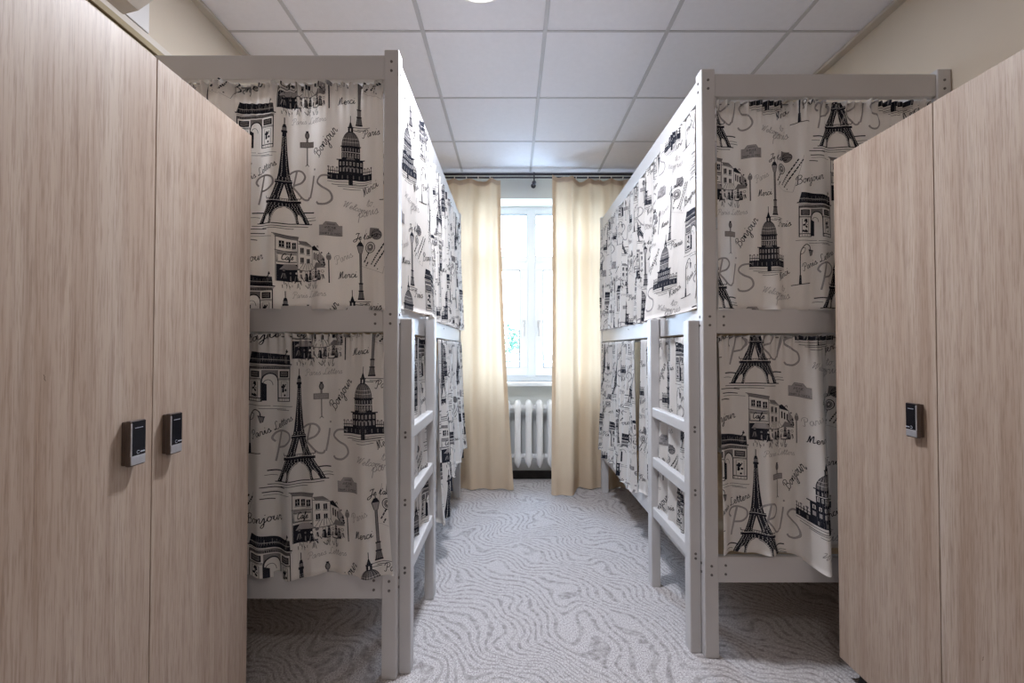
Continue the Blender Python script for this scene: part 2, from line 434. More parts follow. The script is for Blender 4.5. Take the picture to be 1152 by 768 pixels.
def dome(I, x, yb, h):
    I.at(x, yb, h / 80.0)
    for xa, xb, y, w in ((-20, 18, 3, .6), (-14, 20, 1, .5), (-24, 24, 6, .5), (-8, 10, -2, .5), (6, 24, 4, .4)): I.stroke([(xa, y), (0, y - .5), (xb, y + .6)], w, n=3)
    I.rect(-2.0, 2.5, 2.2, 9, 'black', 1)
    I.rect(-24, 8, 24, 15.5, 'black', 1)
    for k in range(-11, 12):
        I.rect(k * 2.1 - .3, 15, k * 2.1 + .35, 20.5 + (k % 3) * .8, 'black', 1)
    for k in range(-11, 12, 2): I.disc(k * 2.1, 22, 1.1, 'mid', 1, 7)
    I.rect(-24, 17.6, 24, 18.4, 'black', 1)
    for k in range(-7, 8, 2): I.rect(k * 2.9 - .5, 9.5, k * 2.9 + .5, 13.5, 'mid', 2)
    I.rect(-13, 15, 13, 31, 'black', 1)
    for k in range(-3, 4):
        I.rect(k * 3.6 - .9, 17.5, k * 3.6 + .9, 22, 'grey', 2); I.rect(k * 3.6 - .8, 24.5, k * 3.6 + .8, 28.5, 'cloth', 2); I.rect(k * 3.6 - .35, 24.7, k * 3.6 + .35, 28, 'black', 3)
    I.fill([(-5, 31), (5, 31), (0, 36)], 'mid', 2)
    I.rect(-15, 30.4, 15, 31.6, 'black', 2)
    I.rect(-9.6, 31, 9.6, 46, 'black', 1)
    for k in range(-3, 4):
        I.rect(k * 2.7 - .75, 33.5, k * 2.7 + .6, 38, 'cloth', 2); I.rect(k * 2.7 - .3, 33.8, k * 2.7 + .25, 37.5, 'black', 3)
        I.rect(k * 2.7 - .5, 40.5, k * 2.7 + .5, 44, 'grey', 2)
    I.rect(-10.4, 39, 10.4, 39.8, 'cloth', 2); I.rect(-10.8, 45.4, 10.8, 46.6, 'black', 2)
    for a in range(8):
        t0, t1 = a * math.pi / 16, (a + 1) * math.pi / 16
        I.fill([(-9.4 * math.cos(t0), 46.5 + 16 * math.sin(t0)), (9.4 * math.cos(t0), 46.5 + 16 * math.sin(t0)), (9.4 * math.cos(t1), 46.5 + 16 * math.sin(t1)), (-9.4 * math.cos(t1), 46.5 + 16 * math.sin(t1))], 'mid', 1)
    for r in (-9.2, -6.8, -4, -1.2, 1.4, 4.2, 6.9, 9.2):
        I.stroke([(r * math.cos(t * math.pi / 16), 46.5 + 16 * math.sin(t * math.pi / 16)) for t in range(8)], .55 if abs(r) > 2 else .4, 'black', 2, smooth=False)
    for y in (51, 55): I.stroke([(-8.4, y), (0, y - .7), (8.4, y)], .4, 'cloth', 2, n=3)
    I.rect(-2.6, 61.5, 2.6, 67, 'black', 2); I.rect(-.6, 62.5, .6, 66, 'cloth', 3); I.rect(-3.1, 66.6, 3.1, 67.6, 'black', 2)
    I.fill([(-2, 67.6), (2, 67.6), (.5, 73), (-.5, 73)], 'black', 2); I.rect(-.35, 73, .35, 80, 'black', 2)

def arc(I, x, yb, h):
    I.at(x, yb, h / 55.0)
    rng = random.Random(3)
    I.fill([(-23, 43), (23, 41), (22, 51), (-20, 55)], 'black', 1)
    for k in range(22):
        xx = -20 + k * 1.9; I.rect(xx, 44, xx + .55, 45.6 + rng.random() * 5, 'mid', 2)
    I.stroke([(-24.5, 42.6), (0, 41.8), (25, 40.4)], 1.3, smooth=False, lv=2); I.stroke([(-23, 40.5), (24, 38.4)], .6, smooth=False)
    I.stroke([(-22, 47.2), (22, 45.2)], .4, 'cloth', 3, smooth=False)
    I.rect(-23, 35.5, 23, 39, 'mid', 1)
    for k in range(30): I.rect(-22.6 + k * 1.5, 35.7, -22 + k * 1.5, 37.5 + rng.random() * 1.2, 'black', 2)
    for s in (-1, 1):
        I.stroke([(s * 22.5, 0), (s * 22.5, 37)], 1.0, smooth=False, lv=2); I.stroke([(s * 7.4, 0), (s * 7.4, 22)], 1.2, smooth=False, lv=2)
        I.rect(s * 9.2, 26.5, s * 20.8, 33.5, 'black', 1); I.rect(s * 10.6, 28, s * 19.4, 32.4, 'mid', 2)
        for k in range(6): I.disc(s * (11.4 + k * 1.4), 29.6 + rng.random(), .6, 'black', 3, 6)
        I.stroke([(s * 8, 25), (s * 22.5, 25)], .8, smooth=False); I.stroke([(s * 8, 23.8), (s * 22.5, 23.8)], .4, smooth=False)
        for k in range(18):
            I.disc(s * (12.5 + rng.random() * 5.5), 6 + rng.random() * 15, .7 + rng.random() * .9, 'black', 1, 7)
        I.stroke([(s * 11, 5), (s * 11, 22), (s * 19.4, 22), (s * 19.4, 5)], .5, smooth=False)
        I.rect(s * 7.6, 3.3, s * 22.5, 4.3, 'black', 1); I.stroke([(s * 7.4, .3), (s * 22.5, .3)], .7, smooth=False)
        for k in range(4): I.rect(s * (9 + 3.4 * k), .3, s * (9.4 + 3.4 * k), 3.4, 'mid', 1)
    arch = [(7.4 * math.cos(t * math.pi / 12), 22 + 9 * math.sin(t * math.pi / 12)) for t in range(13)]
    I.stroke(arch, 1.3, smooth=False, lv=2)
    for a, b in zip(arch, arch[1:]):
        I.fill([a, b, (b[0], 34.5), (a[0], 34.5)], 'mid', 1)
    I.stroke([(4.2 * math.cos(t * math.pi / 10) - 2, 18 + 6 * math.sin(t * math.pi / 10)) for t in range(11)], .5, smooth=False)
    I.fill([(-7, 1), (-3, 1), (-3, 19), (-7, 21)], 'black', 1)
    for xa, xb, y in ((-26, 0, -4), (2, 26, -5), (-10, 18, -7.5), (6, 22, -9)): I.stroke([(xa, y), (xb, y - .6)], .45, smooth=False)

def cafe(I, x, yb):
    """x: left wall, yb: ground line; about 61 wide and 60 high"""
    I.at(x, yb, 1.0)
    rng = random.Random(9)
    # the roofs fall away to the right
    I.fill([(1, 55), (24, 51.5), (25, 54.5), (-2, 58.5)], 'mid', 1)
    I.stroke([(-3, 58.6), (25, 54.6)], .7, smooth=False); I.stroke([(0, 55), (24, 51)], .5, smooth=False)
    for p, q in (((1, 5), (1, 55)), ((23.5, 20), (23.5, 52)), ((0, 40), (23, 37))): I.stroke([p, q], .6, smooth=False)
    for k in range(3):
        xx = 4 + k * 6.5; yy = 50.5 - k * 1.0
        I.rect(xx, yy - 7, xx + 4.6, yy, 'black', 1); I.rect(xx + 2.1, yy - 6.4, xx + 2.5, yy - .6, 'cloth', 2); I.rect(xx + .5, yy - 3.6, xx + 4, yy - 3.2, 'cloth', 2)
        I.stroke([(xx - .6, yy - 7.6), (xx + 5.2, yy - 7.9)], .5, smooth=False)
    I.rect(1.6, 36.5, 23, 39.2, 'grey', 1)
    I.stroke([(2, 26.5), (22.5, 26), (22.5, 35.4), (2, 36), (2, 26.5)], .8, smooth=False, lv=2)
    I.stroke([(3, 27.4), (21.6, 27), (21.6, 34.6), (3, 35), (3, 27.4)], .35, smooth=False, lv=2)
    xx0, yy0, s0, r0, _ = I.T
    script(I, x + 5.2, yb - 29.3, 'Cafe', 13, 0, .9)
    I.at(x, yb, 1.0)
    I.fill([(24, 51), (33, 50), (40, 44.5), (26, 47.5)], 'mid', 1); I.stroke([(24, 47.6), (40.5, 43.4)], .6, smooth=False)
    I.stroke([(40.5, 22), (40.5, 44)], .5, smooth=False)
    for k in range(2):
        for j in range(2):
            xx = 26.5 + k * 6.8; yy = 43 - k * 1.4 - j * 11
            I.rect(xx, yy - 6, xx + 3.6, yy, 'black', 1); I.rect(xx + 1.6, yy - 5.6, xx + 1.9, yy, 'cloth', 2); I.stroke([(xx - .6, yy - 6.8), (xx + 4.4, yy - 7.1)], .5, smooth=False)
    I.fill([(40.5, 44), (44, 45), (52, 37.5), (41, 40)], 'black', 1)
    for k in range(3): I.rect(43 + k * 3, 29 - k, 44.6 + k * 3, 37 - k * 1.3, 'black', 1)
    I.fill([(51, 38), (57, 30), (57, 20), (51, 20)], 'grey', 1)
    for k in range(14): I.disc(50 + rng.random() * 8, 22 + rng.random() * 15, .5 + rng.random() * .8, 'black', 2, 6)
    I.stroke([(47, 42), (49, 44), (50, 41.5)], .7)
    # awnings and the open shop front
    I.rect(1.6, 5, 23, 24, 'black', 1)
    I.fill([(4, 18), (9, 24.5), (20, 24.5), (26, 18)], 'grey', 2); I.fill([(25, 18), (30, 25.5), (39, 25.5), (44, 19)], 'cloth', 2); I.fill([(43, 19), (47, 25.5), (54, 24), (58, 19.5)], 'mid', 2)
    for xa, xb, a, b in ((25, 30, 18, 25.5), (29, 32, 18, 25.5), (33, 33.5, 18, 26), (36, 35.5, 18, 26), (40, 37.5, 18.5, 25.6), (44, 39, 19, 25.4)): I.stroke([(xa, a), (xb, b)], .4, smooth=False, lv=3)
    I.stroke([(4, 17.8), (15, 17), (26, 18)], .6, lv=3); I.stroke([(25, 17.8), (34, 16.8), (44, 18.8)], .6, lv=3)
    for xx in (8, 15, 22, 27, 33, 38, 43, 47, 51, 55):
        hy = 9.5 + rng.random() * 4
        I.disc(xx, hy + 4.2, 1.35, 'mid' if rng.random() < .5 else 'cloth', 4, 8); I.ring(xx, hy + 4.2, 1.4, .4, lv=5, n=9)
        c = 'cloth' if rng.random() < .55 else 'black'
        I.fill([(xx - 2.2, hy - 5.5), (xx + 2.3, hy - 5.5), (xx + 1.5, hy + 2.6), (xx - 1.4, hy + 2.6)], c, 4)
        for k in range(4):
            a = rng.uniform(-2.6, 2.6); I.stroke([(xx + a, hy - 5 + rng.random() * 2), (xx + a * .4, hy + 1)], .5, 'black' if c != 'black' else 'grey', 5, smooth=False)
    for k in range(26):
        xx = 6 + rng.random() * 46; yy = -4 + rng.random() * 9
        I.stroke([(xx, yy), (xx + rng.uniform(-2.5, 2.5), yy + rng.uniform(2, 5))], .6, 'black', 4, smooth=False)
    for xx in (12, 24, 36, 45): I.stroke([(xx - 3.4, 5.4), (xx, 5), (xx + 3.6, 5.4)], 1.0, lv=5); I.stroke([(xx - 1.5, -3), (xx, 5), (xx + 2, -4)], .5, lv=5, smooth=False)
    # street lamp at the corner and a waiter in front
    I.stroke([(61, 3), (60.8, 28)], 1.1, smooth=False); I.disc(60.8, 31, 2.4, 'mid', 2, 8, 3.2); I.stroke([(58.6, 31), (59.8, 35), (62, 35), (63, 31)], .5); I.rect(60.4, 34.5, 61.2, 37, 'black', 2)
    I.fill([(-9.5, 0), (-4.5, 0), (-4, 9), (-9, 8)], 'mid', 1); I.disc(-5.4, 12.8, 1.3, 'black', 1, 8); I.stroke([(-9, 8), (-6, 11), (-5.5, 15)], 1.0); I.stroke([(-9, 0), (-8.4, 8), (-5, 8), (-4.6, 0)], .8, smooth=False, lv=2)

def lamp_post(I, x, yb, h=64):
    I.at(x, yb, h / 64.0)
    I.fill([(-3.6, 0), (3.6, 0), (2.3, 9), (-2.3, 9)], 'mid', 1)
    for k in (-2, -.6, .8, 2.2): I.stroke([(k * 1.3, .5), (k * .8, 9)], .5, smooth=False, lv=2)
    I.rect(-3.8, -.6, 3.8, 1, 'black', 2); I.rect(-2.8, 8.6, 2.8, 10, 'black', 2); I.rect(-2, 10, 2, 18, 'mid', 1); I.rect(-2.4, 17, 2.4, 18.4, 'black', 2)
    I.rect(-1.3, 18, 1.3, 52, 'mid', 1); I.stroke([(1, 18), (.9, 52)], .6, smooth=False, lv=2); I.stroke([(-1.1, 18), (-1, 52)], .5, smooth=False, lv=2)
    I.fill([(-1.6, 52), (1.6, 52), (3.5, 60), (-3.5, 60)], 'grey', 1); I.stroke([(-1.6, 52), (-3.5, 60)], .6, smooth=False, lv=2); I.stroke([(1.6, 52), (3.5, 60)], .6, smooth=False, lv=2)
    I.fill([(-3.9, 60), (3.9, 60), (1.5, 64.5), (-1.5, 64.5)], 'black', 2); I.rect(-.5, 64, .5, 66.5, 'black', 2)
    for xa, xb, y in ((-9, 13, -2.5), (-2, 8, -5), (-8, 2, -6)): I.stroke([(xa, y), (xb, y - .8)], .6, smooth=False)

def sign_post(I, x, yb):
    I.at(x, yb)
    I.stroke([(0, 1), (0, 26)], 1.3, 'mid', 1, smooth=False); I.stroke([(-2, 0), (0, 3), (2, 0)], .6, smooth=False)
    I.rect(-8, 21, 8, 27.5, 'mid', 2); I.rect(-6.8, 22.2, 6.8, 26.3, 'grey', 3)
    for k in range(7): I.rect(-5.8 + k * 1.7, 23.2, -5.2 + k * 1.7, 25.4, 'mid', 4)
    I.rect(-1, 27.5, 1, 31, 'mid', 2); I.disc(0, 35, 2.6, 'mid', 2, 10, 4.2); I.stroke([(-2.2, 35), (0, 38.5), (2.2, 35), (0, 31.5), (-2.2, 35)], .6, lv=3); I.rect(-1.4, 38.5, 1.4, 40, 'black', 3)

def arch_lamp(I, x, yb):
    I.at(x, yb)
    I.stroke([(-3, 0), (-3, 34), (-1, 43), (4, 48), (9, 46), (10, 41)], 1.0); I.fill([(-4.6, 0), (-1.4, 0), (-2, 11), (-4, 11)], 'black', 1)
    I.stroke([(-3, 36), (1, 38), (3, 43), (0, 44)], .6); I.stroke([(-12, -1), (-3, 0), (10, 1.5)], .9)
    I.fill([(8, 41), (13, 40), (12, 35), (10, 34)], 'mid', 1); I.stroke([(7.4, 41.6), (13.6, 40.4)], 1.1, smooth=False, lv=2); I.stroke([(8, 41), (10, 34), (12, 35), (13, 40)], .6, smooth=False, lv=2)

def plaque(I, x, y):
    I.at(x, y)
    I.rect(-12, -6.5, 12, 5, 'grey', 1); I.fill([(-8, 5), (8, 5), (5, 9), (-5, 9)], 'grey', 1); I.rect(-12, -6.5, 12, -5.6, 'mid', 2)
    I.stroke([(-12, 5), (-8, 5), (-5, 9), (5, 9), (8, 5), (12, 5)], .5, 'mid', 2, smooth=False)
    I.rect(-4, 5.6, 4, 7.2, 'mid', 2)
    caps(I, x - 5.8, y - 1.4, 'AVENUE', 11.5, 0, .38); caps(I, x - 2.4, y + 1.5, 'DES', 4.8, 0, .32); caps(I, x - 10.5, y + 5, 'CHAMPS ELYSEES', 21, 0, .32)

def postcard(I, x, y):
    I.at(x, y, 1.0, -8)
    for p in ([(-14, 24), (-17, -18), (12, -24)], [(12, -24), (17, 20)]): I.stroke(p, .35, 'grey', 1, smooth=False)
    I.rect(-9, 16, 2, 25, 'mid', 1); I.disc(0, 18, 5.5, 'mid', 2, 14); I.ring(0, 18, 5.6, .6, lv=3); I.stroke([(-5, 16), (0, 19), (5, 18)], .8, lv=3); I.stroke([(-5, 19.5), (0, 22), (4, 21)], .6, lv=3)
    I.ring(-6, 3, 6, .9, lv=2); I.ring(-6, 3, 4, .6, lv=2); I.disc(-6, 3, 3.4, 'mid', 1, 12); I.disc(-6, 3.5, 1.4, 'cloth', 3, 8)
    rng = random.Random(4)
    for ox, oy, L in ((-2, -16, 34), (2, -18, 36), (-12, -14, 12), (-9, -18, 5)):
        k = 0.0
        while k < L:
            l = 1.4 + rng.random() * 2.6; a = R(66)
            I.stroke([(ox + math.cos(a) * k, oy + math.sin(a) * k), (ox + math.cos(a) * (k + l), oy + math.sin(a) * (k + l))], 1.5, 'black', 2, smooth=False); k += l + .7
    I.disc(6, -20, .7, 'black', 2, 6)

def big_paris(I, x, y):
    """the large grey hand-drawn word; the tower stands where its A would be"""
    I.at(x, y)
    g = 'grey'
    I.stroke([(2, 1), (5, 14), (9, 33)], 2.1, g, 1); I.stroke([(2, 22), (-1, 26), (3, 32), (11, 34), (19, 31), (20, 24), (14, 18), (6, 16)], 2.1, g, 1)
    I.stroke([(36, 6), (41, 22), (45, 39)], 2.1, g, 1); I.stroke([(35, 27), (35, 34), (42, 39), (50, 39), (54, 33), (50, 26), (41, 22), (46, 15), (52, 8), (57, 7), (59, 10)], 2.1, g, 1)
    I.stroke([(60, 9), (63, 22), (65, 34)], 2.1, g, 1); I.disc(66, 41, 1.2, g, 1, 8)
    I.stroke([(86, 31), (82, 33), (74, 32), (70, 26), (76, 20), (84, 15), (86, 7), (80, 1), (72, 1), (69, 4)], 2.2, g, 1)

TW, TH = 171.0, 196.0          # one repeat of the print
def make_print():
    I = Ink()
    eiffel(I, 336, 541, 121)
    big_paris(I, 305, 520)
    dome(I, 411, 499, 81)
    arc(I, 474, 455, 54)
    cafe(I, 327, 610)
    lamp_post(I, 420, 624)
    sign_post(I, 361.5, 475)
    arch_lamp(I, 456, 512)
    plaque(I, 390, 548)
    postcard(I, 438, 570)
    script(I, 377, 467, 'Bonjour', 38, 58, .75)
    script(I, 344, 428, 'Paris Letters', 41, 3, .4, 'grey')
    script(I, 424, 442, 'Paris', 21, 6, .7)
    script(I, 425, 508, 'Merci', 21, 30, .65)
    script(I, 402, 521, 'Welcome', 28, -14, .5, 'grey'); script(I, 428, 520, 'to', 8, 0, .5, 'grey'); script(I, 418, 532, 'paris', 25, 8, .6, 'grey')
    script(I, 414, 557, "Je t'aime", 28, 3, .75)
    script(I, 395, 586, 'Paris', 20, 28, .45, 'grey')
    script(I, 397, 602, 'Merci', 19, 8, .7)
    script(I, 449, 588, 'Bonjour', 36, 12, .75)
    script(I, 457, 496, 'Paris Letters', 48, 26, .65)
    return I.polys
PRINT = make_print()

def clip_half(poly, ax, val, keep_ge):
    out = []; n = len(poly)
    for i in range(n):
        a, b = poly[i], poly[(i + 1) % n]
        da = a[ax] - val; db = b[ax] - val
        if not keep_ge: da, db = -da, -db
        if da >= 0: out.append(a)
        if (da > 0 > db) or (da < 0 < db):
            t = da / (da - db); out.append((a[0] + (b[0] - a[0]) * t, a[1] + (b[1] - a[1]) * t))
    return out if len(out) > 2 else None

def split_grid(poly, nu, nv):
    """split a polygon in cell units along the cloth's own grid lines"""
    out = [poly]
    for ax, n in ((0, nu), (1, nv)):
        res = []
        for p in out:
            lo = max(0, math.floor(min(q[ax] for q in p) + 1e-9)); hi = min(n, math.ceil(max(q[ax] for q in p) - 1e-9))
            for c in range(int(lo), int(hi)):
                q = p
                if min(r[ax] for r in q) < c: q = clip_half(q, ax, c, True)
                if q and max(r[ax] for r in q) > c + 1: q = clip_half(q, ax, c + 1, False)
                if q: res.append(q)
        out = res
    return out

def cloth(name, O, U, N, W, H, label, s0, t0, gather=1.08, folds=(), ripple=.006, wave=(.012, 3, 0.0), drop=None, flare=0.0, flare0=0.0, lean=0.0, seed=1, group='printed bed curtains', px=.00327, swing=None, cell=.0125, bulge=0.0):
    """printed bed curtain. O: upper corner where u = 0, U: along the wire, N: outward.
    folds: (u, width, height at top, height at bottom) ridges; drop(u): extra length; lean: outward shift of the hem."""
    O, U, N = Vector(O), Vector(U), Vector(N)
    nu = max(12, int(W / cell)); nv = max(12, int(H / .02))
    rng = random.Random(seed); ph = [rng.uniform(0, 6.28) for _ in range(8)]
    A, k, grow = wave
    def S(u, v, off=0.0):
        x = u * W + (flare * u + flare0 * (1 - u)) * v * v
        z = -v * (H + (drop(u) if drop else 0.0))
        n = 0.0
        for fu, fw, a0, a1 in folds:
            e = (u - fu) / fw
            n += (a0 + (a1 - a0) * min(1, v * 1.2)) * math.exp(-e * e)
        n += A * (.42 + grow * v) * (math.sin(2 * math.pi * k * u + ph[0] + .5 * math.sin(3 * v + ph[1])) + .5 * math.sin(2 * math.pi * 2.3 * k * u + ph[2] + .8 * v))
        n += bulge * math.sin(math.pi * v) * math.sin(math.pi * u)
        n += ripple * math.exp(-v * H / .045) * (math.sin(2 * math.pi * x / .027 + ph[3] + 2 * math.sin(9 * u + ph[4])) + .6 * math.sin(2 * math.pi * x / .043 + ph[5]))
        z += .003 * math.exp(-v * H / .012) * math.sin(2 * math.pi * x / .026 + ph[6])
        n += lean * v * v
        if swing: n += swing(u, v)
        return O + U * x + N * (n + off) + Vector((0, 0, z))
    org = O + U * (W / 2) - Vector((0, 0, H))
    verts = []; faces = []; mats = []
    names = ['cloth', 'black', 'grey', 'mid']
    for j in range(nv + 1):
        for i in range(nu + 1): verts.append(S(i / nu, j / nv) - org)
    for j in range(nv):
        for i in range(nu):
            a = j * (nu + 1) + i; faces.append((a, a + nu + 1, a + nu + 2, a + 1)); mats.append(0)
    # second layer behind: turned-over casing at the top and the hem at the bottom, closed to the front sheet at the edge
    for v0, v1, edge in ((0.0, .05 / H, 0), (1 - .022 / H, 1.0, 1)):
        b = len(verts)
        for vv in (v0, v1):
            for i in range(nu + 1): verts.append(S(i / nu, vv, -.004 if (vv == (v0 if edge == 0 else v1)) else -.002) - org)
        for i in range(nu): faces.append((b + i, b + i + 1, b + nu + 2 + i, b + nu + 1 + i)); mats.append(0)
        row = 0 if edge == 0 else nv * (nu + 1); rb = b if edge == 0 else b + nu + 1
        for i in range(nu): faces.append((row + i, row + i + 1, rb + i + 1, rb + i)); mats.append(0)
    ncloth = len(faces)
    # corner positions of every grid vertex per ink layer are interpolated inside their cell so ink lies flat on the cloth
    sw = W * gather / px; sh = H / px
    def cellpos(p, ci, cj, lv):
        fu = p[0] - ci; fv = p[1] - cj
        a = verts[cj * (nu + 1) + ci]; b_ = verts[cj * (nu + 1) + ci + 1]; c = verts[(cj + 1) * (nu + 1) + ci]; d = verts[(cj + 1) * (nu + 1) + ci + 1]
        q = a * (1 - fu) * (1 - fv) + b_ * fu * (1 - fv) + c * (1 - fu) * fv + d * fu * fv
        nn = (c - b_).cross(d - a); nn.normalize()
        if nn.dot(N) < 0: nn = -nn
        return q + nn * (.0006 + .00022 * lv)
    i0 = math.floor((s0 - 500) / TW) - 1; i1 = math.ceil((s0 + sw - 280) / TW) + 1
    j0 = math.floor((t0 - 640) / TH) - 1; j1 = math.ceil((t0 + sh - 380) / TH) + 1
    for ti in range(i0, i1 + 1):
        for tj in range(j0, j1 + 1):
            for lv, mat, poly in PRINT:
                q = [((x + ti * TW - s0) / sw * nu, (y + tj * TH - t0) / sh * nv) for x, y in poly]
                if max(p[0] for p in q) <= 0 or min(p[0] for p in q) >= nu or max(p[1] for p in q) <= 0 or min(p[1] for p in q) >= nv: continue
                for pc in split_grid(q, nu, nv):
                    cx = sum(p[0] for p in pc) / len(pc); cy = sum(p[1] for p in pc) / len(pc)
                    ci = min(nu - 1, max(0, int(cx))); cj = min(nv - 1, max(0, int(cy)))
                    b = len(verts); verts += [cellpos(p, ci, cj, lv) for p in pc]
                    faces.append(tuple(range(b, b + len(pc)))); mats.append(names.index(mat))
    me = bpy.data.meshes.new(name); me.from_pydata([tuple(v) for v in verts], [], faces)
    for k_ in names: me.materials.append(M[k_])
    me.polygons.foreach_set('material_index', mats)
    me.polygons.foreach_set('use_smooth', [i < ncloth for i in range(len(faces))])
    me.update()
    o = link(name, me, None, org)
    tag(o, label, 'curtain', group)
    return o

# ------------------------------------------------------------------ setting
XL, XR, YN, YF, ZC = -1.42, 1.745, -1.6, 3.97, 2.76
YB = 4.14                                              # back of the window niche
NX0, NX1, NZ1 = -.55, .93, 2.55                        # niche
def struct(mb, name): return tag(mb.build(name), kind='structure')
mb = MB(); mb.box(XL - .12, XR + .12, YN - .12, YB + .2, -.06, 0, 'carpet', 0); struct(mb, 'floor')
mb = MB(); mb.box(XL - .12, XR + .12, YN - .12, YB + .2, ZC, ZC + .05, 'tile', 0)
for k in range(-2, 5):
    x = -.438 + .6 * (k)
    if XL + .02 < x < XR - .02: mb.box(x - .010, x + .010, YN, YF, ZC - .004, ZC + .002, 'tbar', .001, 1)
for k in range(-7, 4):
    y = 2.156 + .58 * k
    if YN < y < YF: mb.box(XL, XR, y - .006, y + .006, ZC - .0034, ZC + .002, 'tbar', .001, 1)
struct(mb, 'ceiling')
mb = MB(); mb.box(XL - .12, XL, YN, YB + .2, 0, ZC, 'wall', 0); struct(mb, 'wall_left')
mb = MB(); mb.box(XR, XR + .12, YN, YB + .2, 0, ZC, 'wall', 0); struct(mb, 'wall_right')
mb = MB(); mb.box(XL, XR, YN - .12, YN, 0, ZC, 'wall', 0); struct(mb, 'wall_near')
WX0, WX1, WZ0, WZ1 = -.47, .85, .90, 2.55             # window opening
mb = MB()
mb.box(XL, NX0, YF, YB + .2, 0, ZC, 'wallwin', 0); mb.box(NX1, XR, YF, YB + .2, 0, ZC, 'wallwin', 0)
mb.box(NX0, NX1, YF, YB + .2, NZ1, ZC, 'wallwin', 0)
mb.box(NX0, NX1, YB, YB + .2, 0, WZ0, 'wallwin', 0)
mb.box(NX0, WX0, YB + .001, YB + .2, WZ0, NZ1, 'wallwin', 0); mb.box(WX1, NX1, YB + .001, YB + .2, WZ0, NZ1, 'wallwin', 0)
struct(mb, 'wall_far')
for nm, x0, x1 in (('trim_1', XL, XL + .035), ('trim_2', XR - .042, XR)):
    mb = MB(); mb.box(x0, x1, YN, YF, ZC - .02, ZC - .002, 'trim', .002, 1); struct(mb, nm)
mb = MB(); mb.box(XL, NX0, YF - .016, YF, 0, .055, 'skirt', .002); mb.box(NX1, XR, YF - .016, YF, 0, .055, 'skirt', .002); struct(mb, 'baseboard_far')
mb = MB(); mb.box(NX0, NX1, YB - .014, YB, 0, .075, 'plinth', .002); struct(mb, 'baseboard_niche')
mb = MB(); mb.box(XL, XL + .014, YN, YF, 0, .055, 'skirt', .002); struct(mb, 'baseboard_left')
mb = MB(); mb.box(XR - .014, XR, YN, YF, 0, .055, 'skirt', .002); struct(mb, 'baseboard_right')
mb = MB(); mb.box(NX0 + .004, NX1 - .004, YF + .03, YB + .06, WZ0 - .035, WZ0, 'pvc', .006); struct(mb, 'window_sill')

# window: outer frame, transom, mullion, two sashes below, two lights above
wy0, wy1 = 4.20, 4.27
MX = .183
win = MB()
win.box(WX0, WX1, wy0, wy1, WZ0, WZ0 + .06, 'pvc', .004); win.box(WX0, WX1, wy0, wy1, WZ1 - .07, WZ1, 'pvc', .004)
win.box(WX0, WX0 + .06, wy0, wy1, WZ0 + .06, WZ1 - .07, 'pvc', .004); win.box(WX1 - .06, WX1, wy0, wy1, WZ0 + .06, WZ1 - .07, 'pvc', .004)
win.box(MX - .042, MX + .042, wy0 - .004, wy1, WZ0 + .03, WZ1 - .03, 'pvc', .004)
win.box(WX0 + .03, WX1 - .03, wy0 - .002, wy1, 2.01, 2.075, 'pvc', .004)
wobj = struct(win, 'window_1')
for x0, x1, hand in ((WX0 + .055, MX - .035, 1), (MX + .035, WX1 - .055, -1)):
    s = MB(); z0, z1 = WZ0 + .05, 2.02; fw = .075
    ya, yb = wy0 - .018, wy1 - .012
    s.box(x0, x1, ya, yb, z0, z0 + fw, 'pvc', .003); s.box(x0, x1, ya, yb, z1 - fw, z1, 'pvc', .003)
    s.box(x0, x0 + fw, ya, yb, z0 + fw, z1 - fw, 'pvc', .003); s.box(x1 - fw, x1, ya, yb, z0 + fw, z1 - fw, 'pvc', .003)
    g = .007
    a0, a1, b0, b1 = x0 + fw, x1 - fw, z0 + fw, z1 - fw
    for q in ((a0, a1, b0, b0 + g), (a0, a1, b1 - g, b1), (a0, a0 + g, b0, b1), (a1 - g, a1, b0, b1)): s.box(q[0], q[1], ya + .004, ya + .02, q[2], q[3], 'gasket', 0)
    so = s.build('sash', wobj)
    p = MB(); p.box(a0, a1, wy0 + .02, wy0 + .03, b0, b1, 'glass', 0); p.build('glass_pane', so)
    h = MB(); hx = (x1 - .035) if hand > 0 else (x0 + .035)
    h.box(hx - .014, hx + .014, ya - .008, ya, 1.40, 1.47, 'silver', .004); h.tube((hx, ya - .004, 1.435), (hx, ya - .045, 1.435), .008, 'silver'); h.box(hx - .009, hx + .009, ya - .055, ya - .04, 1.32, 1.445, 'silver', .005)
    h.build('handle', so)
for x0, x1 in ((WX0 + .06, MX - .042), (MX + .042, WX1 - .06)):
    p = MB(); p.box(x0, x1, wy0 + .02, wy0 + .03, 2.075, WZ1 - .07, 'glass', 0)
    go = p.build('upper_light', wobj)
    q = MB()
    g = .005
    for b in ((x0, x1, 2.075, 2.075 + g), (x0, x1, WZ1 - .07 - g, WZ1 - .07), (x0, x0 + g, 2.075, WZ1 - .07), (x1 - g, x1, 2.075, WZ1 - .07)): q.box(b[0], b[1], wy0 - .001, wy0 + .02, b[2], b[3], 'gasket', 0)
    q.build('gasket_rim', go)

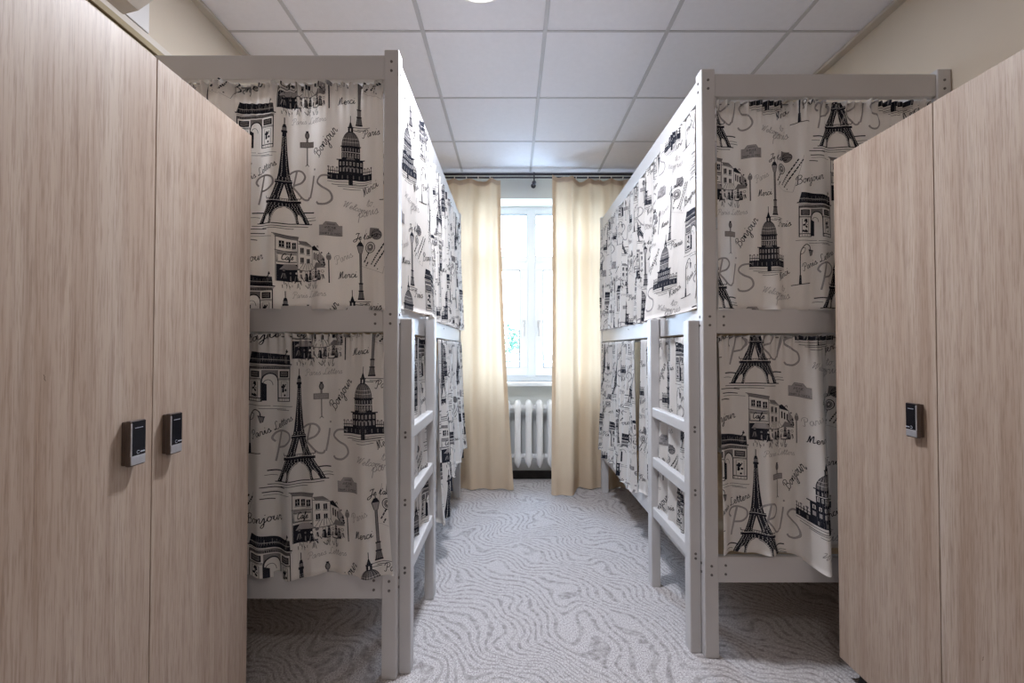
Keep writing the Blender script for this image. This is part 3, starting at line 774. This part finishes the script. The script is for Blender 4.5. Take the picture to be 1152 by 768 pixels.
# outside
mb = MB(); mb.box(-14, 14, 4.5, 30, -.5, -.4, 'yard', 0); struct(mb, 'ground_outside')
fo = thing('garden_fence', (0, 9.0, -.4), 'pale slatted fence across the yard beyond the window', 'fence')
for k in range(9):
    mb = MB(); mb.box(-4, 4, 9.0, 9.03, -.36 + k * .165, -.36 + k * .165 + .14, 'fence', .004); mb.build('fence_board', fo, fo.location)
for k in range(5):
    mb = MB(); mb.box(-4 + k * 2 - .04, -4 + k * 2 + .04, 9.031, 9.11, -.4, 1.12, 'fence', .004); mb.build('fence_post', fo, fo.location)
def bush(c, r, h, n, seed, label):
    rng = random.Random(seed); mb = MB()
    for k in range(n):
        th = rng.uniform(0, 6.28); ph = math.acos(rng.uniform(-1, 1)); rr = rng.uniform(.55, 1.0)
        p = Vector((c[0] + r * rr * math.sin(ph) * math.cos(th), c[1] + r * rr * math.sin(ph) * math.sin(th), c[2] + h * (.52 + .5 * rr * math.cos(ph))))
        a = Vector((rng.uniform(-1, 1), rng.uniform(-1, 1), rng.uniform(-1, 1))).normalized(); b = a.orthogonal().normalized()
        s = rng.uniform(.04, .085)
        mb.poly([p - a * s, p + b * s * .5, p + a * s, p - b * s * .5], 'leaf')
    root = thing('garden_bush', (c[0], c[1], -.4), label, 'bush')
    mb.build('foliage', root, root.location)
    st = MB()
    for k in range(4): st.tube((c[0] + .05 * k - .08, c[1], -.4), (c[0] + .3 * (k - 1.5), c[1] + .1 * k, c[2] + h * .5), .03, 'skirt', 8, .012)
    st.build('stem', root, root.location)
bush((-.05, 9.9, -.4), .75, 2.15, 1500, 2, 'leafy green bush behind the pale fence outside the window')

# ------------------------------------------------------------------ bunk beds
POST = .055
def screw_mesh():
    bm = bmesh.new()
    bmesh.ops.create_cone(bm, cap_ends=True, segments=12, radius1=.0052, radius2=.0046, depth=.003)
    bmesh.ops.create_cone(bm, cap_ends=True, segments=8, radius1=.0026, radius2=.0026, depth=.0034)
    me = bpy.data.meshes.new('screw'); bm.to_mesh(me); bm.free(); me.materials.append(M['screw']); return me
SCREW = screw_mesh()
def bunk(xi, s, y0, label):
    """xi: aisle face, s: +1 when the bed extends to +X, y0: face towards the camera"""
    L, Wd = 2.03, .993
    root = thing('bunk_bed', (xi + s * Wd / 2, y0 + L / 2, 0), label, 'bunk bed', 'white bunk beds')
    org = root.location
    X = lambda a: xi + s * a
    def part(name, a0, a1, b0, b1, z0, z1, mat='bed', bev=.004, parent=root):
        m = MB(); m.box(X(a0), X(a1), y0 + b0, y0 + b1, z0, z1, mat, bev); return m.build(name, parent, org)
    def screw(parent, p, axis):
        o = link('screw', SCREW, parent, Vector(p) - org)
        o.rotation_euler = (R(90), 0, 0) if axis == 'y' else (0, R(90), 0)
    posts = {}
    for a0 in (0, Wd - POST):
        for b0 in (0, L - POST):
            posts[a0, b0] = part('post', a0, a0 + POST, b0, b0 + POST, 0, 2.312, bev=.005)
    # end rails at both ends (towards the camera and towards the window), set 6 mm back from the post faces
    levels = ((2.204, 2.295), (1.262, 1.36), (.288, .388))
    names = ('top_rail', 'upper_bunk_rail', 'lower_bunk_rail')
    for e, (b0, b1) in enumerate(((.006, .034), (L - .034, L - .006))):
        for (z0, z1), nm in zip(levels, names):
            r = part(nm, POST, Wd - POST, b0, b1, z0, z1)
            if e == 0:
                zm = (z0 + z1) / 2
                if nm != 'top_rail':
                    for dz in (-.017, .017): screw(r, (X(POST + .03), y0 + .0055, zm + dz), 'y')
                for a0 in (0, Wd - POST):
                    for dz in (-.017, .017): screw(posts[a0, 0], (X(a0 + POST / 2), y0 - .001, zm + dz), 'y')
    for a0, a1 in ((.006, .034), (Wd - .034, Wd - .006)):
        for (z0, z1), nm in zip(levels, names):
            r = part(nm, a0, a1, POST, L - POST, z0, z1)
            if a0 < .1:
                zm = (z0 + z1) / 2
                for dz in (-.017, .017):
                    screw(posts[0, 0], (X(-.001), y0 + POST / 2, zm + dz), 'x')
                    screw(r, (X(.0055), y0 + L * .56, zm + dz), 'x') if nm == 'upper_bunk_rail' and dz > 0 else None
    # unseen plywood bases, made solid to keep light off the floor below
    for zb in (.33, 1.30):
        part('bed_base', .036, Wd - .036, .036, L - .036, zb, zb + .018, 'slat', .002)
    # curtain wires just under the top rail and the upper bunk rail
    for z in (2.178, 1.246):
        for seg in (((.02, .018), (Wd - .02, .018)), ((.018, .03), (.018, L - .03))):
            m = MB(); m.tube((X(seg[0][0]), y0 + seg[0][1], z), (X(seg[1][0]), y0 + seg[1][1], z), .0025, 'screw', 8); m.build('curtain_wire', root, org)
    m = MB(); m.box(X(POST), X(POST + .012), y0 + .012, y0 + .045, 2.166, 2.21, 'bed', .002); m.build('wire_block', root, org)
    # ladder on the aisle side
    lad = MB(); lad.box(X(-.045), X(0), y0 + .030, y0 + .085, 0, 1.315, 'bed', .005)
    lo = lad.build('ladder_stile', root, org)
    lad2 = MB(); lad2.box(X(-.045), X(0), y0 + .515, y0 + .575, 0, 1.35, 'bed', .005)
    lad2.build('ladder_stile', root, org)
    for zt in (.905, .655, .405):
        m = MB(); m.box(X(-.040), X(-.006), y0 + .085, y0 + .515, zt - .05, zt, 'bed', .006); m.build('ladder_rung', root, org)
        for dz in (-.034, -.016): screw(lo, (X(-.0225), y0 + .029, zt + dz), 'y')
    return root
LY, RY, LX, RX = 1.632, 1.745, -.42, .75
bunk(LX, -1, LY, 'white bunk bed standing behind the wardrobe with two electronic locks')
bunk(RX, 1, RY, 'white bunk bed standing behind the wardrobe with a single electronic lock')

# ------------------------------------------------------------------ bed curtains
def lpx(x): return x                                    # print coordinates are read straight off the fabric
A = Vector
# ends towards the camera, left-hand bed: u runs from the wall side to the aisle
cloth('bed_curtain', (-1.33, LY + .006, 2.188), (1, 0, 0), (0, -1, 0), .852, .835, 'printed curtain closing the upper end of the bunk by the two-lock wardrobe', 188, 381, gather=1.0, folds=((.30, .04, .02, .008), (.42, .05, -.012, .010), (.72, .06, .004, .012)), wave=(.014, 4, .5), drop=lambda u: .01 * u, flare=.012, cell=.006, ripple=.011, seed=3)
cloth('bed_curtain', (-1.33, LY + .008, 1.256), (1, 0, 0), (0, -1, 0), .862, .85, 'printed curtain hanging over the lowest end rail by the two-lock wardrobe', 169, 382, gather=1.0, folds=((.47, .03, .012, .014), (.75, .05, .004, .010)), wave=(.014, 4, .8), drop=lambda u: .012 + .03 * math.exp(-((u - .55) / .1) ** 2), flare=.045, lean=.020, swing=lambda u, v: .034 * max(0, min(1, (u - .72) / .2)) * max(0, min(1, v / .25)), cell=.006, ripple=.011, seed=5)
# right-hand bed: u runs from the aisle to the wall side
cloth('bed_curtain', (RX + .062, RY + .006, 2.184), (1, 0, 0), (0, -1, 0), .85, .83, 'printed curtain closing the upper end of the bunk by the single-lock wardrobe', 344, 485, gather=1.10, folds=((.40, .05, .012, .012), (.33, .03, -.01, -.006), (.52, .03, -.012, -.004)), wave=(.014, 4, .6), drop=lambda u: .0, cell=.006, ripple=.011, seed=7)
cloth('bed_curtain', (RX + .066, RY + .008, 1.252), (1, 0, 0), (0, -1, 0), .84, .835, 'printed curtain with a rolled fold, lower end of the bunk by the single-lock wardrobe', 292, 486, px=.00337, gather=1.06, folds=((.44, .05, .008, .05), (.53, .035, -.012, -.045)), wave=(.013, 4, 1.0), drop=lambda u: .012 + .055 * math.exp(-((u - .44) / .07) ** 2) - .01 * (u > .5), lean=.009, cell=.006, ripple=.011, seed=9)
# aisle sides
def side(xi, s, ya, yb, ztop, H, label, s0, t0, **kw):
    n = Vector((-s, 0, 0))
    if s > 0: O, U = (xi + .001, yb, ztop), (0, -1, 0)      # right bed seen from the aisle: left end is the window end
    else: O, U = (xi - .001, ya, ztop), (0, 1, 0)
    return cloth('bed_curtain', O, U, n, abs(yb - ya), H, label, s0, t0, **kw)
def sstep(x): x = max(0.0, min(1.0, x)); return x * x * (3 - 2 * x)
side(RX, 1, RY + .062, 2.16, 2.186, .83, 'nearer printed curtain on the upper aisle side of the single-lock bunk', 368, 474, gather=1.04, folds=((.55, .03, .012, .006), (.12, .05, .01, .004)), wave=(.004, 2, .5), drop=lambda u: .02 - .03 * u, swing=lambda u, v: (.02 + .088 * v) * (1 - sstep(u / .95)) , seed=11)
side(RX, 1, 2.12, RY + 1.97, 2.186, .83, 'farther printed curtain on the upper aisle side of the single-lock bunk', 300, 430, gather=1.6, folds=((.35, .05, .02, .02),), wave=(.023, 10, 1.0), drop=lambda u: .005, seed=13)
side(RX, 1, RY + .062, 2.60, 1.252, .86, 'nearer printed curtain on the lower aisle side of the single-lock bunk', 410, 395, gather=1.25, folds=((.3, .05, .01, .015),), wave=(.012, 5, 1.0), drop=lambda u: .01, lean=.0, seed=15)
side(RX, 1, 2.70, RY + 1.97, 1.252, .84, 'farther printed curtain on the lower aisle side of the single-lock bunk', 280, 430, gather=1.4, folds=((.3, .06, .01, .02),), wave=(.023, 8, 1.0), drop=lambda u: .03 + .05 * u * u, lean=.012, seed=17)
side(LX, -1, LY + .06, 2.12, 2.186, .83, 'nearer printed curtain on the upper aisle side of the two-lock bunk', 392, 402, gather=1.06, folds=((.28, .05, .012, .006),), wave=(.004, 3, .7), drop=lambda u: .02 * u, swing=lambda u, v: (.03 + .045 * v) * sstep(u / .62) * (1 - .6 * sstep((u - .7) / .3)), seed=19)
side(LX, -1, 2.08, LY + 1.97, 2.186, .83, 'farther printed curtain on the upper aisle side of the two-lock bunk', 300, 440, gather=1.6, folds=(), wave=(.021, 11, 1.0), drop=lambda u: .004, seed=21)
side(LX, -1, LY + .06, 2.36, 1.252, .88, 'nearer printed curtain on the lower aisle side of the two-lock bunk', 330, 400, gather=1.25, folds=((.5, .1, .0, .02),), wave=(.012, 4, 1.0), drop=lambda u: .0, lean=.0, seed=23)
side(LX, -1, 2.43, LY + 1.97, 1.252, .83, 'farther printed curtain on the lower aisle side of the two-lock bunk', 300, 430, gather=1.45, folds=((.05, .06, .03, .05),), wave=(.028, 8, 1.0), drop=lambda u: .16 * math.exp(-(u / .22) ** 2) + .02, lean=.01, seed=25)

# ------------------------------------------------------------------ wardrobes
def wardrobe(xf, xb, y_far, locks, label):
    """xf: plane of the door faces, xb: back; doors 0.39 wide, y_far the end towards the bed"""
    s = 1 if xf > xb else -1                             # faces the aisle
    dw = .392; z0, z1 = .072, 1.905
    y_near = y_far - 2 * dw
    root = thing('wardrobe', ((xf + xb) / 2, (y_near + y_far) / 2, 0), label, 'wardrobe', 'pale oak wardrobes')
    org = root.location
    m = MB(); t = .016; xa = xf - s * .02
    m.box(xb, xa, y_far - t, y_far, z0, z1, 'oak', .001, 1); m.box(xb, xa, y_near, y_near + t, z0, z1, 'oak', .001, 1)
    m.box(xb, xa, y_near + t, y_far - t, z0, z0 + t, 'oak', .001, 1); m.box(xb, xa, y_near + t, y_far - t, z1 - t, z1, 'oak', .001, 1)
    m.box(xb, xb + s * .006, y_near + t, y_far - t, z0 + t, z1 - t, 'oak', 0)
    m.box(xa - s * .3, xa - s * .002, y_far - dw - .008, y_far - dw + .008, z0 + t, z1 - t, 'gap', 0)
    m.build('body', root, org)
    for b0, b1, lock in ((y_near, y_far - dw, locks[0]), (y_far - dw, y_far, locks[1])):
        m = MB(); m.box(xf - s * .018, xf, b0 + .0015, b1 - .0015, z0 + .002, z1 - .001, 'oak', .0012, 2)
        if lock is None or (s > 0 and b0 == y_near):     # a small nick in the laminate
            yc, zc = (1.143, .412) if lock is None else (.816, 1.147)
            pts = [(0, .006), (.002, .002), (.0015, -.002), (.004, -.006)]
            for (a, b), (c, e) in zip(pts, pts[1:]): m.poly([(xf + s * .0003, yc + a, zc + b), (xf + s * .0003, yc + a + .0012, zc + b), (xf + s * .0003, yc + c + .0012, zc + e), (xf + s * .0003, yc + c, zc + e)], 'gap')
        d = m.build('door', root, org)
        if lock is not None:
            l = MB(); ya, yb_ = lock; za, zb = .940, 1.041
            l.box(xf, xf + s * .012, ya + .002, yb_ - .002, za + .002, zb - .002, 'lockbody', .003)
            l.box(xf + s * .010, xf + s * .022, ya, yb_, za, zb, 'lockbody', .004, 3)
            f = xf + s * .022
            l.box(f - s * .001, f + s * .0012, ya + .002, yb_ - .002, za + .003, za + .0225, 'silver', .0005, 1)
            l.box(f - s * .001, f + s * .0010, ya + .0015, ya + .0045, za + .0225, zb - .006, 'silver', .0004, 1)
            l.box(f - s * .001, f + s * .0008, ya + .0045, yb_ - .0015, za + .0235, zb - .002, 'lockglass', .0004, 1)
            g = f + s * .0012; w = yb_ - ya
            n = 6
            for k in range(n):
                y = ya + w * (.28 + .52 * k / n); l.box(g - s * .0006, g, y, y + w * .05, zb - .0175, zb - .0160, 'lockmark', 0)
            # small swirl mark with a trailing word
            yc, zc = ya + w * (.48), za + .030
            for k in range(6):
                a0 = R(40 + k * 50); a1 = R(40 + k * 50 + 38)
                l.poly([(g, yc + .0042 * math.cos(a0), zc + .0042 * math.sin(a0)), (g, yc + .0042 * math.cos(a1), zc + .0042 * math.sin(a1)), (g, yc + .0028 * math.cos(a1), zc + .0028 * math.sin(a1)), (g, yc + .0028 * math.cos(a0), zc + .0028 * math.sin(a0))], 'lockmark')
            for k in range(5): l.box(g - s * .0006, g, yc + .006 + k * .0026, yc + .0078 + k * .0026, zc - .0016, zc + .0010 + .0006 * (k % 2), 'lockmark', 0)
            l.build('electronic_lock', d, org)
    for yy in (y_near + .04, y_far - .05):
        for xx in (xf - s * .06, xb + s * .05):
            m = MB(); m.lathe((xx, yy, 0), [(.024, 0), (.026, .006), (.020, .02), (.020, .055), (.03, .073)], 'blackplastic', 20); m.build('foot', root, org)
    return root
LXF, RXF = -.86, 1.20
wardrobe(LXF, XL + .02, 1.458, ((.979, 1.021), (1.093, 1.133)), 'pale oak wardrobe with two black electronic locks side by side')
wardrobe(RXF, XR - .02, 1.649, (None, (1.296, 1.334)), 'pale oak wardrobe with only one electronic lock showing')

# ------------------------------------------------------------------ window drapes, rod, radiator
RODY, RODZ = 3.83, 2.700
rod = thing('curtain_rod', (.18, RODY, RODZ), 'black double curtain rod across the window wall under the ceiling', 'curtain rod')
for dz, r in ((.016, .011), (-.014, .0075)):
    m = MB(); m.tube((XL + .05, RODY, RODZ + dz), (XR - .05, RODY, RODZ + dz), r, 'darkmetal', 14); m.build('rod', rod, rod.location)
for bx_ in (-1.1, .192, 1.45):
    m = MB(); m.tube((bx_, RODY, RODZ + .032), (bx_, RODY, RODZ - .05), .006, 'darkmetal', 12); m.ball((bx_, RODY, RODZ - .058), .019, 'darkmetal')
    m.tube((bx_, RODY, RODZ - .035), (bx_, YF - .008, RODZ - .035), .005, 'darkmetal', 10); m.tube((bx_, YF - .008, RODZ - .035), (bx_, YF, RODZ - .035), .022, 'darkmetal', 18)
    m.build('bracket', rod, rod.location)

def drape(x0, x1, inner_shift, label, folds, seed, inner_left, hooks, lift, step=lambda u: 0.0):
    """floor-length drape hung from x0 to x1; inner_shift moves the hem of the inner edge"""
    W = x1 - x0; zt = RODZ - .028; H = zt - .012
    nu = int(W / .012); nv = 60
    rng = random.Random(seed); ph = [rng.uniform(0, 6.28) for _ in range(6)]
    def S(u, v):
        e = u if inner_left is False else 1 - u         # 1 at the inner edge
        x = x0 + u * W + inner_shift * (e ** 2.2) * (v ** 1.6)
        n = .021 * (math.sin(2 * math.pi * x / .17 + ph[0] + .6 * math.sin(2.2 * v + ph[1])) + .45 * math.sin(2 * math.pi * x / .083 + ph[2]) * (1 - .7 * v))
        for fu, fw, a0, a1 in folds:
            d = (u - fu) / fw; n += (a0 + (a1 - a0) * v) * math.exp(-d * d)
        n += lift(u) * v ** 1.5 + step(u)
        z = zt - v * (H + .004 * math.sin(9 * u + ph[3])) - .012 * abs(math.sin(math.pi * (x - x0) / .105)) * (1 - v) ** 8
        return Vector((x, RODY - .004 - n, z))
    root = thing('window_drape', (x0 + W / 2, RODY, 0), label, 'curtain', 'peach window drapes')
    org = root.location
    bm = bmesh.new(); g = [[bm.verts.new(S(i / nu, j / nv) - org) for i in range(nu + 1)] for j in range(nv + 1)]
    for j in range(nv):
        for i in range(nu):
            f = bm.faces.new((g[j][i], g[j + 1][i], g[j + 1][i + 1], g[j][i + 1])); f.smooth = True
    def strip(us, vs, off, mi):
        q = [[bm.verts.new(S(u, v) + Vector((0, off, 0)) - org) for u in us] for v in vs]
        for j in range(len(vs) - 1):
            for i in range(len(us) - 1):
                f = bm.faces.new((q[j][i], q[j + 1][i], q[j + 1][i + 1], q[j][i + 1])); f.smooth = True; f.material_index = mi
    us = [i / nu for i in range(nu + 1)]
    strip(us, [0, .008, .016], -.0015, 1); strip(us, [0, .008, .016], .002, 1); strip(us, [1 - .05, 1 - .025, 1], .002, 0)
    ie = [0, .012, .024] if inner_left else [1 - .024, 1 - .012, 1]
    strip(ie, [j / nv for j in range(nv + 1)], .002, 0)
    me = bpy.data.meshes.new('panel'); bm.to_mesh(me); bm.free(); me.materials.append(M['peach']); me.materials.append(M['tape'])
    link('panel', me, root)
    for k in range(hooks):
        u = (k + .12) / hooks; p = S(u, 0)
        m = MB(); m.tube((p.x, RODY, RODZ - .021), (p.x, RODY - .002, zt - .012), .003, 'unitwhite', 8); m.tube((p.x - .004, RODY, RODZ - .012), (p.x + .004, RODY, RODZ - .012), .0105, 'unitwhite', 14); m.build('ring', root, org)
drape(-1.33, -.100, .115, 'peach window drape on the side of the two-lock bunk, hem swept towards the radiator', ((.86, .035, -.035, -.01), (.97, .04, .008, .02), (.75, .05, .02, .01)), 4, False, 12, lambda u: .03 * math.exp(-((u - .95) / .2) ** 2))
drape(.340, 1.66, -.02, 'peach window drape on the side of the single-lock bunk, with a forward inner fold', ((.03, .05, .01, .03), (.11, .05, .022, .05), (.19, .022, -.035, -.05)), 8, True, 13, lambda u: .12 * math.exp(-((u - .06) / .12) ** 2), lambda u: .055 / (1 + math.exp((u - .142) / .004)))

rad = thing('radiator', (.2, 4.03, 0), 'white ribbed radiator in the niche under the window', 'radiator')
def oct_ring(cx, cy, z, wx, wy): return [Vector((cx + wx * a, cy + wy * b, z)) for a, b in ((-.5, -.2), (-.28, -.5), (.28, -.5), (.5, -.2), (.5, .2), (.28, .5), (-.28, .5), (-.5, .2))]
for k in range(9):
    cx = .150 + (k - 4) * .0985
    m = MB()
    for cy in (3.995, 4.07):
        prof = [(.140, .008, .012), (.150, .022, .026), (.185, .058, .05), (.235, .064, .055), (.275, .055, .045), (.62, .055, .045), (.665, .064, .055), (.71, .060, .052), (.73, .04, .036), (.738, .012, .012)]
        m.loft([oct_ring(cx, cy, z, a, b) for z, a, b in prof], 'radiator')
    for z in (.232, .672): m.tube((cx - .0495, 4.032, z), (cx + .0495, 4.032, z), .026, 'radiator', 16); m.box(cx - .02, cx + .02, 3.995, 4.07, z - .022, z + .022, 'radiator', .008)
    m.build('radiator_section', rad, rad.location)
for k in (-1, 1):
    m = MB(); xx = .150 + k * 4.45 * .0985
    m.tube((xx, 4.032, .232), (xx + k * .05, 4.032, .232), .014, 'radiator', 14); m.tube((xx + k * .05, 4.032, .232), (xx + k * .05, 4.032, 0), .012, 'radiator', 14); m.build('pipe', rad, rad.location)

# ------------------------------------------------------------------ ceiling lamps
def lamp(x, y, label, power, col):
    root = thing('ceiling_lamp', (x, y, ZC - .03), label, 'ceiling lamp', 'round ceiling lamps')
    m = MB(); m.lathe((x, y, ZC), [(.135, -.001), (.140, -.006), (.138, -.024), (.128, -.028), (.124, -.020), (.122, -.004)], 'lampring', 48); m.build('housing', root, root.location)
    m = MB(); m.lathe((x, y, ZC), [(.123, -.008), (.120, -.020), (.09, -.026), (.04, -.028), (.005, -.0285)], 'lamp', 48); m.build('diffuser', root, root.location)
    ld = bpy.data.lights.new('lamp_glow', 'AREA'); ld.shape = 'DISK'; ld.size = .24; ld.energy = power; ld.color = col
    lo = bpy.data.objects.new('lamp_glow', ld); COL.objects.link(lo); lo.parent = root; lo.location = (0, 0, -.004)
lamp(-.138, 1.815, 'round lit ceiling lamp above the aisle between the bunks', 38, (.89, .92, 1))
lamp(.162, -.45, 'added round fill lamp over the unseen near end of the room', 5.2, (1, .90, .79))  # added behind the camera as warm fill for faces on the near side

# ------------------------------------------------------------------ cable duct and wall unit above the two-lock wardrobe
duct = thing('cable_duct', (XL + .03, .9, 2.33), 'olive beige cable duct along the wall above the two-lock wardrobe', 'cable duct')
m = MB(); m.box(XL, XL + .046, .2, YF, 2.316, 2.328, 'duct', .003); m.build('duct_channel', duct, duct.location)
m = MB(); m.box(XL, XL + .050, .2, YF, 2.336, 2.360, 'duct', .003); m.box(XL, XL + .038, .2, YF, 2.326, 2.338, 'gap', 0); m.build('duct_cover', duct, duct.location)
m = MB(); m.box(XL, XL + .046, .2, YF, 2.360, 2.388, 'unit', .003); m.build('duct_lip', duct, duct.location)
unit = thing('wall_unit', (XL + .1, 1.2, 2.45), 'beige wall appliance on the cable duct above the two-lock wardrobe', 'wall appliance')
m = MB()
prof = [(0, 2.382), (.05, 2.382), (.10, 2.395), (.15, 2.43), (.18, 2.475), (.19, 2.53), (.19, 2.64), (.17, 2.67), (0, 2.67)]
m.loft([[Vector((XL + a, yy, z)) for a, z in prof] for yy in (.72, 1.55)], 'unit', smooth=False); m.build('housing', unit, unit.location)
m = MB(); m.box(XL, XL + .024, 1.55, 1.69, 2.412, 2.62, 'unitwhite', .003); m.build('side_plate', unit, unit.location)
m = MB(); m.box(XL, XL + .018, 1.5, 1.66, 2.378, 2.414, 'gap', .002); m.build('bracket', unit, unit.location)  # no real bracket: dark block standing in for the shadow between unit and duct

# ------------------------------------------------------------------ light
w = bpy.data.worlds.new('sky'); scene.world = w; w.use_nodes = True
bg = w.node_tree.nodes['Background']; bg.inputs[0].default_value = (.60, .76, 1.0, 1); bg.inputs[1].default_value = 27.5
pd = bpy.data.lights.new('window_portal', 'AREA'); pd.shape = 'RECTANGLE'; pd.size = WX1 - WX0; pd.size_y = WZ1 - WZ0
pd.cycles.is_portal = True
po = bpy.data.objects.new('window_portal', pd); COL.objects.link(po); po.location = ((WX0 + WX1) / 2, 4.33, (WZ0 + WZ1) / 2); po.rotation_euler = (R(-90), 0, 0)

# ------------------------------------------------------------------ camera and view
cd = bpy.data.cameras.new('camera'); cd.sensor_width = 36; cd.lens = 500 / 1152 * 36; cd.clip_start = .02
co = bpy.data.objects.new('camera', cd); COL.objects.link(co)
co.location = (0, 0, 1.2); co.rotation_euler = (math.pi / 2 + math.atan(8.5 / 500), 0, 0)
scene.camera = co
vs = scene.view_settings
vs.view_transform = 'Standard'; vs.look = 'None'; vs.gamma = 1; vs.exposure = 0.2; vs.use_curve_mapping = False
scene.cycles.max_bounces = 10; scene.cycles.diffuse_bounces = 6; scene.cycles.transparent_max_bounces = 16
scene.cycles.caustics_reflective = False; scene.cycles.caustics_refractive = False
scene.cycles.sample_clamp_indirect = 6
